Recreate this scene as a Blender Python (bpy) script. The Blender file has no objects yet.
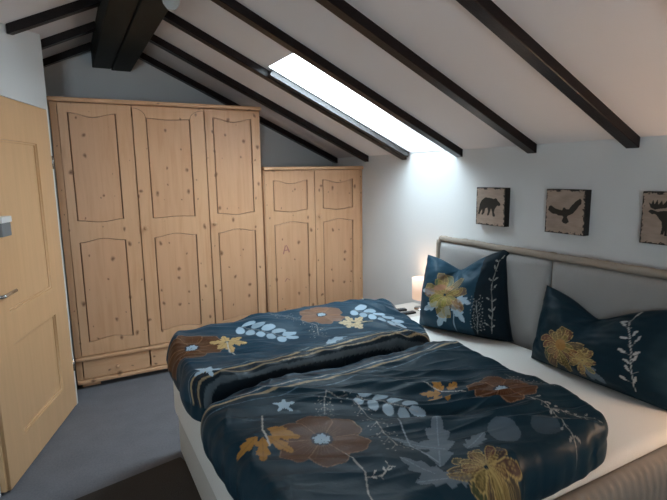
import bpy, bmesh, math, random
import numpy as np
from mathutils import Vector, Matrix, noise as mnoise
random.seed(4)
PI = math.pi
SC = bpy.context.scene
COL = SC.collection

# ------------------------------------------------------------------ camera, world, lights, exposure
cam_d = bpy.data.cameras.new('camera')
cam_d.sensor_width = 36.0
cam_d.lens = 488.875 / 667.0 * 36.0
cam_d.clip_start = 0.02
cam = bpy.data.objects.new('camera', cam_d)
COL.objects.link(cam)
rt = Vector((0.87900064, -0.47655788, -0.01582636))
up = Vector((0.08807646, 0.12965587, 0.98763956))
fw = Vector((0.46861543, 0.86952973, -0.15594113))
M = Matrix((rt, up, -fw)).transposed().to_4x4()
M.translation = Vector((0, 0, 1.5))
cam.matrix_world = M
SC.camera = cam

w = bpy.data.worlds.new('sky'); SC.world = w; w.use_nodes = True
bg = w.node_tree.nodes['Background']
bg.inputs[0].default_value = (0.74, 0.90, 1.0, 1)
bg.inputs[1].default_value = 25.0

SC.view_settings.view_transform = 'Standard'
SC.view_settings.look = 'None'
SC.view_settings.gamma = 1.0
SC.view_settings.use_curve_mapping = False
SC.view_settings.exposure = 0.45

def portal(name, loc, rot, sx, sy):
    d = bpy.data.lights.new(name, 'AREA'); d.shape = 'RECTANGLE'; d.size = sx; d.size_y = sy
    d.cycles.is_portal = True
    o = bpy.data.objects.new(name, d); o.location = loc; o.rotation_euler = rot
    COL.objects.link(o); return o

SL = 0.47                      # slope of the roof
ANG = math.atan(SL)
RX, RZ = 0.39, 2.556           # ridge line of the ceiling
XR, XL, YB, YF = 2.34, -1.56, 4.35, -1.8
def zc(x): return RZ - SL * abs(x - RX)
SKX0, SKX1, SKY0, SKY1 = 1.20, 2.335, 2.575, 3.060
RT = 0.20                      # roof thickness

# ------------------------------------------------------------------ helpers
def new_bm(): return bmesh.new()
def link(name, me, m=None, parent=None, smooth=False):
    o = bpy.data.objects.new(name, me); COL.objects.link(o)
    if m is not None:
        me.materials.clear(); me.materials.append(m)
    if parent is not None: o.parent = parent
    if smooth:
        for p in me.polygons: p.use_smooth = True
    return o
def obj(name, bm, m, parent=None, smooth=False, loc=None):
    bmesh.ops.recalc_face_normals(bm, faces=bm.faces)
    me = bpy.data.meshes.new(name); bm.to_mesh(me); bm.free()
    o = link(name, me, m, parent, smooth)
    if loc is not None: o.location = loc
    return o
def tag(o, label=None, cat=None, group=None, kind=None):
    if label: o['label'] = label
    if cat: o['category'] = cat
    if group: o['group'] = group
    if kind: o['kind'] = kind
    return o
def thing(name, loc, label, cat, rz=0, group=None):
    o = bpy.data.objects.new(name, None); COL.objects.link(o)
    o.location = loc; o.rotation_euler = (0, 0, rz); o.empty_display_size = 0.1
    return tag(o, label, cat, group)
def add_box(bm, a, b, bev=0.0, seg=2):
    t = bmesh.new()
    bmesh.ops.create_cube(t, size=1)
    for v in t.verts:
        v.co = Vector([(a[i] + b[i]) / 2 + v.co[i] * (b[i] - a[i]) for i in range(3)])
    if bev > 0:
        bmesh.ops.bevel(t, geom=t.edges[:], offset=bev, segments=seg, profile=0.6, affect='EDGES')
    me = bpy.data.meshes.new('t'); t.to_mesh(me); t.free(); bm.from_mesh(me); bpy.data.meshes.remove(me)
def box(a, b, bev=0.0, seg=2):
    bm = new_bm(); add_box(bm, a, b, bev, seg); return bm
def add_prism(bm, pts, f, d0, d1):
    """polygon pts (2D) mapped with f(p, depth) and extruded from d0 to d1"""
    A = [bm.verts.new(f(p, d0)) for p in pts]; B = [bm.verts.new(f(p, d1)) for p in pts]
    bm.faces.new(A); bm.faces.new(B[::-1])
    n = len(pts)
    for i in range(n):
        bm.faces.new((A[i], B[i], B[(i + 1) % n], A[(i + 1) % n]))
def add_lathe(bm, prof, c=(0, 0, 0), n=24, axis='z'):
    rings = []
    for r, h in prof:
        ring = []
        for k in range(n):
            a = 2 * PI * k / n
            x, y = r * math.cos(a), r * math.sin(a)
            p = (x, y, h) if axis == 'z' else ((x, -h, y) if axis == 'y' else (h, x, y))
            ring.append(bm.verts.new(Vector(c) + Vector(p)))
        rings.append(ring)
    for i in range(len(rings) - 1):
        for k in range(n):
            bm.faces.new((rings[i][k], rings[i][(k + 1) % n], rings[i + 1][(k + 1) % n], rings[i + 1][k]))
    if prof[0][0] > 1e-5: bm.faces.new(rings[0][::-1])
    if prof[-1][0] > 1e-5: bm.faces.new(rings[-1])
def add_tube(bm, pts, r, n=8):
    pts = [Vector(p) for p in pts]; rings = []
    for i, p in enumerate(pts):
        t = (pts[min(i + 1, len(pts) - 1)] - pts[max(i - 1, 0)]).normalized()
        a = t.cross(Vector((0, 0, 1)))
        if a.length < 0.05: a = t.cross(Vector((0, 1, 0)))
        a.normalize(); b = t.cross(a)
        rr = r[i] if isinstance(r, (list, tuple)) else r
        rings.append([bm.verts.new(p + a * rr * math.cos(2 * PI * k / n) + b * rr * math.sin(2 * PI * k / n)) for k in range(n)])
    for i in range(len(rings) - 1):
        for k in range(n):
            bm.faces.new((rings[i][k], rings[i][(k + 1) % n], rings[i + 1][(k + 1) % n], rings[i + 1][k]))
    bm.faces.new(rings[0][::-1]); bm.faces.new(rings[-1])
def plate(name, outer, holes, y0, y1, bev, m, parent):
    """flat board in the local XZ plane with holes, from depth y0 to y1, softly bevelled"""
    cu = bpy.data.curves.new('tmp', 'CURVE'); cu.dimensions = '2D'; cu.fill_mode = 'BOTH'
    for poly in [outer] + holes:
        sp = cu.splines.new('POLY'); sp.points.add(len(poly) - 1)
        for i, p in enumerate(poly): sp.points[i].co = (p[0], p[1], 0, 1)
        sp.use_cyclic_u = True
    cu.extrude = max((y1 - y0) / 2 - bev, 0); cu.bevel_depth = bev; cu.bevel_resolution = 1; cu.offset = -bev
    o = bpy.data.objects.new('tmp', cu); COL.objects.link(o)
    dg = bpy.context.evaluated_depsgraph_get()
    me = bpy.data.meshes.new_from_object(o.evaluated_get(dg))
    bpy.data.objects.remove(o); bpy.data.curves.remove(cu)
    for v in me.vertices:
        x, y, z = v.co; v.co = (x, (y0 + y1) / 2 - z, y)
    me.name = name
    return link(name, me, m, parent)

# ------------------------------------------------------------------ materials
def mat(name, col, rough=0.6, metal=0.0, **k):
    m = bpy.data.materials.new(name); m.use_nodes = True
    b = m.node_tree.nodes['Principled BSDF']
    b.inputs['Base Color'].default_value = (*col, 1)
    b.inputs['Roughness'].default_value = rough; b.inputs['Metallic'].default_value = metal
    for kk, v in k.items(): b.inputs[kk].default_value = v
    return m
def N(m, t, **kw):
    n = m.node_tree.nodes.new(t)
    for k, v in kw.items(): setattr(n, k, v)
    return n
def L(m, a, b): m.node_tree.links.new(a, b)
def bsdf(m): return m.node_tree.nodes['Principled BSDF']
def coords(m, scale=(1, 1, 1), kind='Object'):
    tc = N(m, 'ShaderNodeTexCoord'); mp = N(m, 'ShaderNodeMapping')
    mp.inputs['Scale'].default_value = scale
    L(m, tc.outputs[kind], mp.inputs['Vector']); return mp.outputs[0]
def noise_tex(m, vec, scale, detail=4, rough=0.5, dist=0.0):
    n = N(m, 'ShaderNodeTexNoise'); n.inputs['Scale'].default_value = scale
    n.inputs['Detail'].default_value = detail; n.inputs['Roughness'].default_value = rough
    n.inputs['Distortion'].default_value = dist
    L(m, vec, n.inputs['Vector']); return n.outputs['Fac']
def ramp(m, fac, stops):
    r = N(m, 'ShaderNodeValToRGB'); e = r.color_ramp.elements
    while len(e) > 1: e.remove(e[0])
    e[0].position = stops[0][0]; e[0].color = (*stops[0][1], 1)
    for p, c in stops[1:]:
        x = e.new(p); x.color = (*c, 1)
    L(m, fac, r.inputs[0]); return r.outputs[0]
def mix(m, fac, a, b, mode='MIX'):
    n = N(m, 'ShaderNodeMix', data_type='RGBA', blend_type=mode)
    for s, v in ((n.inputs[0], fac), (n.inputs[6], a), (n.inputs[7], b)):
        if hasattr(v, 'links'): L(m, v, s)
        elif isinstance(v, (int, float)): s.default_value = v
        else: s.default_value = (*v, 1)
    return n.outputs[2]
def bump(m, h, strength, dist=0.01):
    b = N(m, 'ShaderNodeBump'); b.inputs['Strength'].default_value = strength; b.inputs['Distance'].default_value = dist
    L(m, h, b.inputs['Height']); L(m, b.outputs[0], bsdf(m).inputs['Normal'])

def plaster(name, col, rough=0.9):
    m = mat(name, col, rough)
    v = coords(m)
    c = ramp(m, noise_tex(m, v, 1.3, 4), [(0.3, tuple(x * 0.96 for x in col)), (0.7, col)])
    L(m, c, bsdf(m).inputs['Base Color'])
    bump(m, noise_tex(m, v, 140, 4), 0.25, 0.004); return m
def pine(name, light, dark, knot, knots=True, vertical=True, rough=0.42):
    m = mat(name, light, rough)
    s = (14, 14, 0.9) if vertical else (0.9, 14, 14)
    v = coords(m, s)
    g = noise_tex(m, v, 2.2, 6, 0.6, 0.6)
    c = ramp(m, g, [(0.32, dark), (0.5, light), (0.72, tuple(min(1, x * 1.08) for x in light))])
    g2 = noise_tex(m, coords(m, (1.2, 1.2, .5)), 2.0, 2)
    c = mix(m, 0.35, c, ramp(m, g2, [(0.35, dark), (0.65, light)]))
    if knots:
        sk = (9.0, 0.0, 6.5) if vertical else (6.5, 0.0, 9.0)
        sx = N(m, 'ShaderNodeSeparateXYZ'); L(m, coords(m, sk), sx.inputs[0])
        cx_ = N(m, 'ShaderNodeCombineXYZ'); L(m, sx.outputs[0], cx_.inputs[0]); L(m, sx.outputs[2], cx_.inputs[1]); vk = cx_.outputs[0]
        nz = N(m, 'ShaderNodeTexNoise'); nz.inputs['Scale'].default_value = 1.6
        L(m, vk, nz.inputs['Vector'])
        add = N(m, 'ShaderNodeVectorMath', operation='MULTIPLY_ADD'); L(m, nz.outputs['Color'], add.inputs[0])
        add.inputs[1].default_value = (0.35, 0.35, 0.0); L(m, vk, add.inputs[2])
        vo = N(m, 'ShaderNodeTexVoronoi', voronoi_dimensions='2D'); vo.inputs['Scale'].default_value = 1.0
        L(m, add.outputs[0], vo.inputs['Vector'])
        sep = N(m, 'ShaderNodeSeparateColor'); L(m, vo.outputs['Color'], sep.inputs[0])
        rad = N(m, 'ShaderNodeMath', operation='MULTIPLY_ADD'); L(m, sep.outputs[0], rad.inputs[0])
        rad.inputs[1].default_value = 0.21; rad.inputs[2].default_value = -0.03
        mx = N(m, 'ShaderNodeMath', operation='MAXIMUM'); L(m, rad.outputs[0], mx.inputs[0]); mx.inputs[1].default_value = 0.0005; rad = mx
        df = N(m, 'ShaderNodeMath', operation='DIVIDE'); L(m, vo.outputs['Distance'], df.inputs[0]); L(m, rad.outputs[0], df.inputs[1])
        k = ramp(m, df.outputs[0], [(0.0, (1, 1, 1)), (0.55, (0.75,) * 3), (1.0, (0, 0, 0))])
        ring = ramp(m, df.outputs[0], [(0.0, knot), (0.6, tuple((a + b) / 2 for a, b in zip(knot, dark))), (1.0, light)])
        c = mix(m, k, c, ring)
    L(m, c, bsdf(m).inputs['Base Color'])
    bump(m, g, 0.08, 0.002); return m

M_wall = plaster('white_plaster', (0.72, 0.73, 0.73))
M_ceil = plaster('ceiling_plaster', (0.80, 0.77, 0.77))
M_pine = pine('pine', (0.70, 0.415, 0.235), (0.62, 0.33, 0.17), (0.12, 0.04, 0.015))
M_pineh = pine('pine_rail', (0.70, 0.415, 0.235), (0.62, 0.33, 0.17), (0.12, 0.04, 0.015), vertical=False)
M_panel = pine('pine_panel', (0.67, 0.385, 0.22), (0.60, 0.32, 0.165), (0.12, 0.04, 0.015))
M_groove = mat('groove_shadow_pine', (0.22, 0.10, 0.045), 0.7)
M_door = pine('maple_veneer', (0.70, 0.435, 0.235), (0.665, 0.405, 0.21), (0, 0, 0), knots=False, rough=0.38)
M_beam = mat('stained_beam', (0.02, 0.013, 0.01), 0.36, **{'Specular IOR Level': 0.3})
_v = coords(M_beam, (1, 1, 1))
_c = ramp(M_beam, noise_tex(M_beam, coords(M_beam, (3, 30, 30)), 3, 5), [(0.3, (0.004, 0.002, 0.002)), (0.7, (0.012, 0.005, 0.005))])
L(M_beam, _c, bsdf(M_beam).inputs['Base Color']); bump(M_beam, noise_tex(M_beam, coords(M_beam, (3, 40, 40)), 3, 5), 0.3, 0.003)
M_ridge = mat('black_green_ridge', (0.016, 0.018, 0.015), 0.6, **{'Specular IOR Level': 0.25})
_c = ramp(M_ridge, noise_tex(M_ridge, coords(M_ridge, (30, 2, 30)), 2, 5), [(0.3, (0.003, 0.005, 0.004)), (0.7, (0.007, 0.011, 0.009))])
L(M_ridge, _c, bsdf(M_ridge).inputs['Base Color'])
M_carpet = mat('grey_carpet', (0.12, 0.13, 0.16), 1.0)
_v = coords(M_carpet)
_c = ramp(M_carpet, noise_tex(M_carpet, _v, 90, 5, 0.8), [(0.3, (0.115, 0.118, 0.135)), (0.7, (0.20, 0.203, 0.225))])
_c = mix(M_carpet, 0.3, _c, ramp(M_carpet, noise_tex(M_carpet, _v, 7, 4), [(0.35, (0.12, 0.123, 0.14)), (0.65, (0.185, 0.19, 0.21))]))
L(M_carpet, _c, bsdf(M_carpet).inputs['Base Color']); bump(M_carpet, noise_tex(M_carpet, _v, 300, 3), 0.6, 0.006)
M_rug = mat('brown_rug', (0.045, 0.036, 0.03), 1.0)
bump(M_rug, noise_tex(M_rug, coords(M_rug), 260, 3), 0.7, 0.006)
def fabric(name, col, scale=400, rough=0.85, st=0.2):
    m = mat(name, col, rough); v = coords(m)
    c = ramp(m, noise_tex(m, v, scale, 3), [(0.3, tuple(x * 0.9 for x in col)), (0.7, col)])
    L(m, c, bsdf(m).inputs['Base Color']); bump(m, noise_tex(m, v, scale, 2), st, 0.003); return m
M_sheet = fabric('white_sheet', (0.82, 0.80, 0.76))
M_base = fabric('cream_upholstery', (0.58, 0.56, 0.52))
M_ribbed = fabric('taupe_ribbed_upholstery', (0.30, 0.25, 0.21))
M_hbfr = fabric('beige_headboard_band', (0.34, 0.285, 0.235))
M_hbcu = fabric('grey_headboard_cushion', (0.34, 0.33, 0.32))
M_chrome = mat('brushed_steel', (0.6, 0.6, 0.6), 0.25, 1.0)
M_black = mat('black_plastic', (0.012, 0.012, 0.014), 0.35)
M_grey = mat('grey_plastic', (0.20, 0.22, 0.24), 0.5)
M_white = mat('white_paint', (0.78, 0.78, 0.78), 0.5)
M_alu = mat('window_frame_grey', (0.05, 0.047, 0.047), 0.5)
M_night = mat('cream_laminate', (0.62, 0.57, 0.52), 0.35)
M_cloth = mat('printed_sateen', (0.1, 0.1, 0.1), 0.42, IOR=1.3)
_a = N(M_cloth, 'ShaderNodeAttribute'); _a.attribute_name = 'print'
L(M_cloth, _a.outputs['Color'], bsdf(M_cloth).inputs['Base Color'])
bsdf(M_cloth).inputs['Specular IOR Level'].default_value = 0.16
bump(M_cloth, noise_tex(M_cloth, coords(M_cloth), 9, 3, 0.5, 0.8), 0.10, 0.03)
M_print = mat('wood_print', (0.1, 0.1, 0.1), 0.6)
_a = N(M_print, 'ShaderNodeAttribute'); _a.attribute_name = 'print'
L(M_print, _a.outputs['Color'], bsdf(M_print).inputs['Base Color'])
M_glass = bpy.data.materials.new('pane_glass'); M_glass.use_nodes = True
nt = M_glass.node_tree; nt.nodes.clear()
_o = nt.nodes.new('ShaderNodeOutputMaterial'); _m = nt.nodes.new('ShaderNodeMixShader'); _t = nt.nodes.new('ShaderNodeBsdfTransparent'); _g = nt.nodes.new('ShaderNodeBsdfGlossy')
_g.inputs['Roughness'].default_value = 0.02; _m.inputs[0].default_value = 0.06; _t.inputs[0].default_value = (.97, .98, .98, 1)
nt.links.new(_t.outputs[0], _m.inputs[1]); nt.links.new(_g.outputs[0], _m.inputs[2]); nt.links.new(_m.outputs[0], _o.inputs[0])
M_shade = mat('lamp_shade_fabric', (0.75, 0.62, 0.52), 0.8)
bsdf(M_shade).inputs['Emission Color'].default_value = (1.0, 0.60, 0.40, 1)
bsdf(M_shade).inputs['Emission Strength'].default_value = 0.40
M_bulb = mat('bulb', (1, .9, .8), 0.5)
bsdf(M_bulb).inputs['Emission Color'].default_value = (1.0, 0.72, 0.5, 1); bsdf(M_bulb).inputs['Emission Strength'].default_value = 18
M_frost = mat('clear_lamp_glass', (0.80, 0.83, 0.83), 0.15)
bsdf(M_frost).inputs['Transmission Weight'].default_value = 0.55
bsdf(M_frost).inputs['IOR'].default_value = 1.3

# ------------------------------------------------------------------ the room
tag(obj('floor', box((XL - .1, YF - .1, -.1), (XR + .1, YB + .1, 0)), M_carpet), kind='structure')

bm = new_bm()
def slope_strip(bm, x0, x1, y0, y1):
    add_prism(bm, [(x0, zc(x0)), (x1, zc(x1)), (x1, zc(x1) + RT), (x0, zc(x0) + RT)], lambda p, d: (p[0], d, p[1]), y0, y1)
slope_strip(bm, XL - .1, RX, YF - .1, YB + .1)
slope_strip(bm, RX, XR + .1, YF - .1, SKY0)
slope_strip(bm, RX, XR + .1, SKY1, YB + .1)
slope_strip(bm, RX, SKX0, SKY0, SKY1)
slope_strip(bm, SKX1, XR + .1, SKY0, SKY1)
tag(obj('ceiling', bm, M_ceil), kind='structure')

tag(obj('wall_right', box((XR, YF, 0), (XR + .1, YB, zc(XR) + .001)), M_wall), kind='structure')
gable = [(XL, 0), (XR, 0), (XR, zc(XR)), (RX, RZ), (XL, zc(XL))]
bm = new_bm(); add_prism(bm, gable, lambda p, d: (p[0], d, p[1]), YB, YB + .1)
tag(obj('wall_back', bm, M_wall), kind='structure')
# wall behind the camera, with an opening for the added fill window
WX0, WX1, WZ0, WZ1 = -1.3, -0.65, 0.85, 1.75
bm = new_bm()
f = lambda p, d: (p[0], d, p[1])
for poly in ([(XL, 0), (XR, 0), (XR, WZ0), (XL, WZ0)],
             [(XL, WZ0), (WX0, WZ0), (WX0, WZ1), (XL, zc(XL))],
             [(WX1, WZ0), (XR, WZ0), (XR, zc(XR)), (WX1, WZ1)],
             [(WX0, WZ1), (WX1, WZ1), (XR, zc(XR)), (RX, RZ), (XL, zc(XL))]):
    add_prism(bm, poly, f, YF - .1, YF)
tag(obj('wall_front', bm, M_wall), kind='structure')
tag(obj('wall_outer', box((XL - .1, YF, 0), (XL, YB, zc(XL) + .001)), M_wall), kind='structure')

# the slanting wall that carries the door (local x runs towards the camera, local y into the room)
DO = Vector((-.06, 3.54, 0)); DRZ = math.atan2(-.945, -.326)
def ztop(u): return zc(DO.x - .326 * u) + .004
wl = bpy.data.objects.new('wall_door_side', None)
bm = new_bm()
f = lambda p, d: (p[0], d, p[1])
add_prism(bm, [(-.003, 0), (4.55, 0), (4.55, ztop(4.55)), (-.003, ztop(-.003))], f, -.14, -.045)
add_prism(bm, [(-.003, 0), (.030, 0), (.030, ztop(.03)), (-.003, ztop(-.003))], f, -.045, 0)
add_prism(bm, [(.030, 1.907), (1.0, 1.907), (1.0, ztop(1.0)), (.030, ztop(.03))], f, -.045, 0)
o = obj('wall_left', bm, M_wall); o.location = DO; o.rotation_euler = (0, 0, DRZ); tag(o, kind='structure')
bpy.data.objects.remove(wl)
o = obj('baseboard_left', box((.965, -.045, 0), (4.5, -.030, .07), .003), M_white); o.location = DO; o.rotation_euler = (0, 0, DRZ); tag(o, kind='structure')
tag(obj('baseboard_right', box((XR - .014, YF, 0), (XR, 3.75, .06), .003), M_white), kind='structure')

# skylight: reveal is the cut roof; frame and pane on top
un = Vector((math.sin(ANG), 0, math.cos(ANG)))
def sky_pt(x, y, h): return (x + un.x * h, y, zc(x) + un.z * h)
bm = new_bm()
fw_ = .045
def slab(bm, x0, x1, y0, y1, h0, h1):
    vs = [bm.verts.new(sky_pt(x, y, h)) for h in (h0, h1) for x, y in ((x0, y0), (x1, y0), (x1, y1), (x0, y1))]
    for q in ((3, 2, 1, 0), (4, 5, 6, 7), (0, 1, 5, 4), (1, 2, 6, 5), (2, 3, 7, 6), (3, 0, 4, 7)): bm.faces.new([vs[i] for i in q])
H0, H1 = RT * .87, RT * .87 + .05
slab(bm, SKX0 - .14, SKX0 - .06, SKY0 - .03, SKY1 + .03, H0 + .03, H1 + .03)
slab(bm, SKX1 - .33, SKX1 - .0, SKY0 - .03, SKY1 + .03, H0 + .03, H1 + .03)
slab(bm, SKX0 - .06, SKX1 - .33, SKY0 - .03, SKY0 + .01, H0 + .03, H1 + .03)
slab(bm, SKX0 - .06, SKX1 - .33, SKY1 - .01, SKY1 + .03, H0 + .03, H1 + .03)
wf = tag(obj('window_1', bm, M_white), kind='structure')
bm = new_bm(); slab(bm, SKX0 - .06, SKX1 - .33, SKY0 + .01, SKY1 - .01, H0 + .05, H0 + .055)
obj('pane', bm, M_glass, wf)
bm = new_bm()
slab(bm, SKX0 + .03, SKX1 - .005, SKY1 + .012, SKY1 + .055, -.036, -.001)
tag(obj('trim_1', bm, M_alu), kind='structure')
cx = (SKX0 + SKX1) / 2 - .07
p = sky_pt(cx, (SKY0 + SKY1) / 2, H1 + .06)
portal('skylight_portal', p, (0, ANG, 0), (SKX1 - SKX0) / math.cos(ANG) + .1, SKY1 - SKY0 + .05)

# unseen rear window, added to let in fill daylight from behind the camera
bm = new_bm()
for a, b in (((WX0, YF - .07, WZ0), (WX0 + .05, YF - .02, WZ1)), ((WX1 - .05, YF - .07, WZ0), (WX1, YF - .02, WZ1)),
             ((WX0, YF - .07, WZ0), (WX1, YF - .02, WZ0 + .05)), ((WX0, YF - .07, WZ1 - .05), (WX1, YF - .02, WZ1)),
             (((WX0 + WX1) / 2 - .03, YF - .07, WZ0), ((WX0 + WX1) / 2 + .03, YF - .02, WZ1))):
    add_box(bm, a, b)
wf = tag(obj('fill_window', bm, M_white), kind='structure')
obj('pane', box((WX0 + .04, YF - .05, WZ0 + .04), (WX1 - .04, YF - .045, WZ1 - .04)), M_glass, wf)
portal('fill_window_portal', ((WX0 + WX1) / 2, YF - .12, (WZ0 + WZ1) / 2), (PI / 2, 0, 0), WX1 - WX0 + .05, WZ1 - WZ0 + .05)

# ------------------------------------------------------------------ roof timbers
RW, RD = .064, .05
def rafter(xa, xb, y, label, cut=None):
    """rafter under the ceiling from xa to xb, near face at y"""
    bm = new_bm()
    xs = sorted((xa, xb))
    fpt = lambda x, d: zc(x) - d
    A = []
    for x in (xa, xb):
        for yy in (y, y + RW):
            xx = x
            if cut and x == xb: xx = cut(yy)
            A.append([bm.verts.new((xx, yy, fpt(xx, -.002))), bm.verts.new((xx, yy, fpt(xx, RD)))])
    a0, a1, b0, b1 = A
    for q in ((a0[0], a0[1], b0[1], b0[0]), (a1[0], b1[0], b1[1], a1[1]), (a0[1], a1[1], b1[1], b0[1]),
              (a0[0], b0[0], b1[0], a1[0]), (a0[0], a1[0], a1[1], a0[1]), (b0[0], b0[1], b1[1], b1[0])): bm.faces.new(q)
    bmesh.ops.recalc_face_normals(bm, faces=bm.faces)
    bmesh.ops.bevel(bm, geom=bm.edges[:], offset=.003, segments=1, affect='EDGES')
    return tag(obj('rafter', bm, M_beam), label, 'rafter', 'dark sloping rafters under the ceiling')
RL, RR = .255, .53
for y, lab in ((4.221, 'dark brown rafter furthest back, along the gable wall over the low wardrobe'),
               (3.663, 'dark brown rafter ending above the right end of the low wardrobe'),
               (3.117, 'dark brown rafter along the wardrobe side of the bright skylight'),
               (2.502, 'dark brown rafter along the picture side of the bright skylight'),
               (1.914, 'dark brown rafter ending above the eagle picture'),
               (1.348, 'thick dark brown rafter ending above the moose picture, nearest one in full view'),
               (0.780, 'dark brown rafter just showing in the top right corner')):
    rafter(RR + .001, XR - .001, y, lab)
wallx = lambda yy: DO.x - .326 * ((3.54 - yy) / .945) + .004
wallx2 = lambda yy: DO.x - .326 * ((3.54 - yy) / .945) + .004
rafter(RL - .001, XL + .002, 4.221, 'black rafter left of the ridge beam, lowest one against the gable wall')
rafter(RL - .001, XL + .002, 3.663, 'black rafter left of the ridge beam, middle one coming from behind the white wall')
rafter(RL - .001, 0, 3.117, 'black rafter left of the ridge beam whose cut end shows on the white wall', wallx)
rafter(RL - .001, 0, 2.502, 'black rafter whose tip just shows in the top left corner above the door', wallx2)
rb = thing('ridge_beam', (RX, 2.5, 2.32), 'massive black double ridge beam under the roof peak above the tall wardrobe', 'beam')
ztl = zc(RL) - 2.32
bm = box((RL - RX, YF - 2.5 + .01, .01), (-.003, YB - 2.5 - .002, ztl), .006); obj('timber', bm, M_ridge, rb)
bm = box((.0, YF - 2.5 + .01, 0), (RR - RX, YB - 2.5 - .002, ztl), .006); obj('timber', bm, M_ridge, rb)

# ------------------------------------------------------------------ door leaf
dr = thing('door_1', (DO.x, DO.y, 0), None, None, DRZ); dr['kind'] = 'structure'
LF, LB = .006, -.034
def rect(x0, x1, z0, z1, ts=0, bs=0, n=14):
    """panel outline; ts / bs lift the middle of the top / bottom edge"""
    pts = []
    for i in range(n + 1):
        t = i / n; pts.append((x0 + (x1 - x0) * t, z0 + bs * (0.5 - 0.5 * math.cos(2 * PI * t))))
    for i in range(n + 1):
        t = i / n; pts.append((x1 + (x0 - x1) * t, z1 + ts * (0.5 - 0.5 * math.cos(2 * PI * t))))
    return pts
def rr(x0, x1, z0, z1): return [(x0, z0), (x1, z0), (x1, z1), (x0, z1)]
pan = [(.222, .757, .20, .68), (.225, .757, .845, 1.69)]
plate('leaf', rr(.034, .945, .010, 1.903), [rr(*p) for p in pan], LB, LF, .002, M_door, dr)
for p in pan:
    e = .008
    bmx = new_bm()
    o = plate('panel', rr(p[0] + .002, p[1] - .002, p[2] + .002, p[3] - .002), [], LB + .006, LF - .016, .001, M_door, dr)
    f2 = plate('panel_bead', rr(p[0] + .0005, p[1] - .0005, p[2] + .0005, p[3] - .0005), [rr(p[0] + .010, p[1] - .010, p[2] + .010, p[3] - .010)], LF - .017, LF - .008, .002, M_door, o)
# rebate edge of the leaf on the latch side
obj('rebate', box((.945, LB, .012), (.960, LF - .014, 1.905), .001), M_door, dr)
bm = new_bm(); add_box(bm, (.895, LF, .80), (.935, LF + .004, 1.01), .0015)
h = obj('door_handle', bm, M_chrome, dr)
bm = new_bm(); add_lathe(bm, [(.009, 0), (.009, .048), (.0, .05)], (.915, LF, .945), 14, 'yy')
bmesh.ops.translate(bm, verts=bm.verts, vec=(0, 0, 0))
bm.free()
bm = new_bm()
add_tube(bm, [(.905, LF, .955), (.905, LF + .035, .955), (.900, LF + .046, .955), (.885, LF + .05, .955), (.85, LF + .05, .956), (.775, LF + .05, .958)], [.009, .009, .009, .009, .008, .008], 12)
obj('lever', bm, M_chrome, h, True)
bm = new_bm()
add_tube(bm, [(.915, LF + .003, .865), (.915, LF + .008, .865)], .012, 16)
obj('keyhole', bm, M_black, h, True)
bm = new_bm(); add_tube(bm, [(.026, .006, .24), (.026, .006, .32)], .007, 10)
obj('hinge', bm, M_chrome, dr, True)
bm = new_bm(); add_tube(bm, [(.026, .006, 1.55), (.026, .006, 1.63)], .007, 10)
obj('hinge', bm, M_chrome, dr, True)

# small grey fitting on the door
R2 = Matrix.Rotation(DRZ, 4, 'Z')
def dloc(u, y, z): return Matrix.Translation(DO) @ R2 @ Vector((u, y, z))
hk = thing('wall_box', dloc(.785, LF, 1.225), 'small dark grey box with white top on the pale wooden door above its handle', 'box', DRZ)
obj('housing', box((-.045, 0.0005, 0), (.045, .045, .065), .004), M_grey, hk)
obj('cover', box((-.05, 0.0005, .0655), (.048, .05, .095), .004), M_white, hk)
bm = new_bm(); add_tube(bm, [(-.045, .025, .035), (-.056, .025, .035)], .005, 10); obj('button', bm, M_black, hk, True)

# ------------------------------------------------------------------ wardrobes
def knob(parent, x, z, y=0.0):
    bm = new_bm()
    add_lathe(bm, [(.009, 0), (.007, .010), (.009, .014), (.015, .019), (.016, .025), (.012, .031), (.0001, .033)], (x, y, z), 20, 'y')
    return obj('knob', bm, M_pine, parent, True)
def wardrobe_door(root, x0, x1, z0, z1, panels, knob_at=None, shoulders=False):
    """door frame with two arched panels; front at y = 0"""
    outs = [rect(*p) for p in panels]
    d = plate('door', rr(x0, x1, z0, z1), outs, 0.0, .020, .002, M_pine, root)
    for p in panels:
        a = (p[0] + .008, p[1] - .008, p[2] + .003, p[3] - .003, p[4], p[5])
        pn = plate('panel', rect(*a), [], .0035, .016, .003, M_panel, d)
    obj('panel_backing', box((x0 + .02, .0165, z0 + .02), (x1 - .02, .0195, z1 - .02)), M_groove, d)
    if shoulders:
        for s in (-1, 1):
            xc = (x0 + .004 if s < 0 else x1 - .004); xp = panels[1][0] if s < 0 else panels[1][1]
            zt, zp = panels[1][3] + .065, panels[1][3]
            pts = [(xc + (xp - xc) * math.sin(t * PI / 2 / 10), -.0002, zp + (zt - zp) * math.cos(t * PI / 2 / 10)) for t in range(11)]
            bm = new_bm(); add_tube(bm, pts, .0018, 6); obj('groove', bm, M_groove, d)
    if knob_at: knob(d, *knob_at)
    return d
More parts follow.
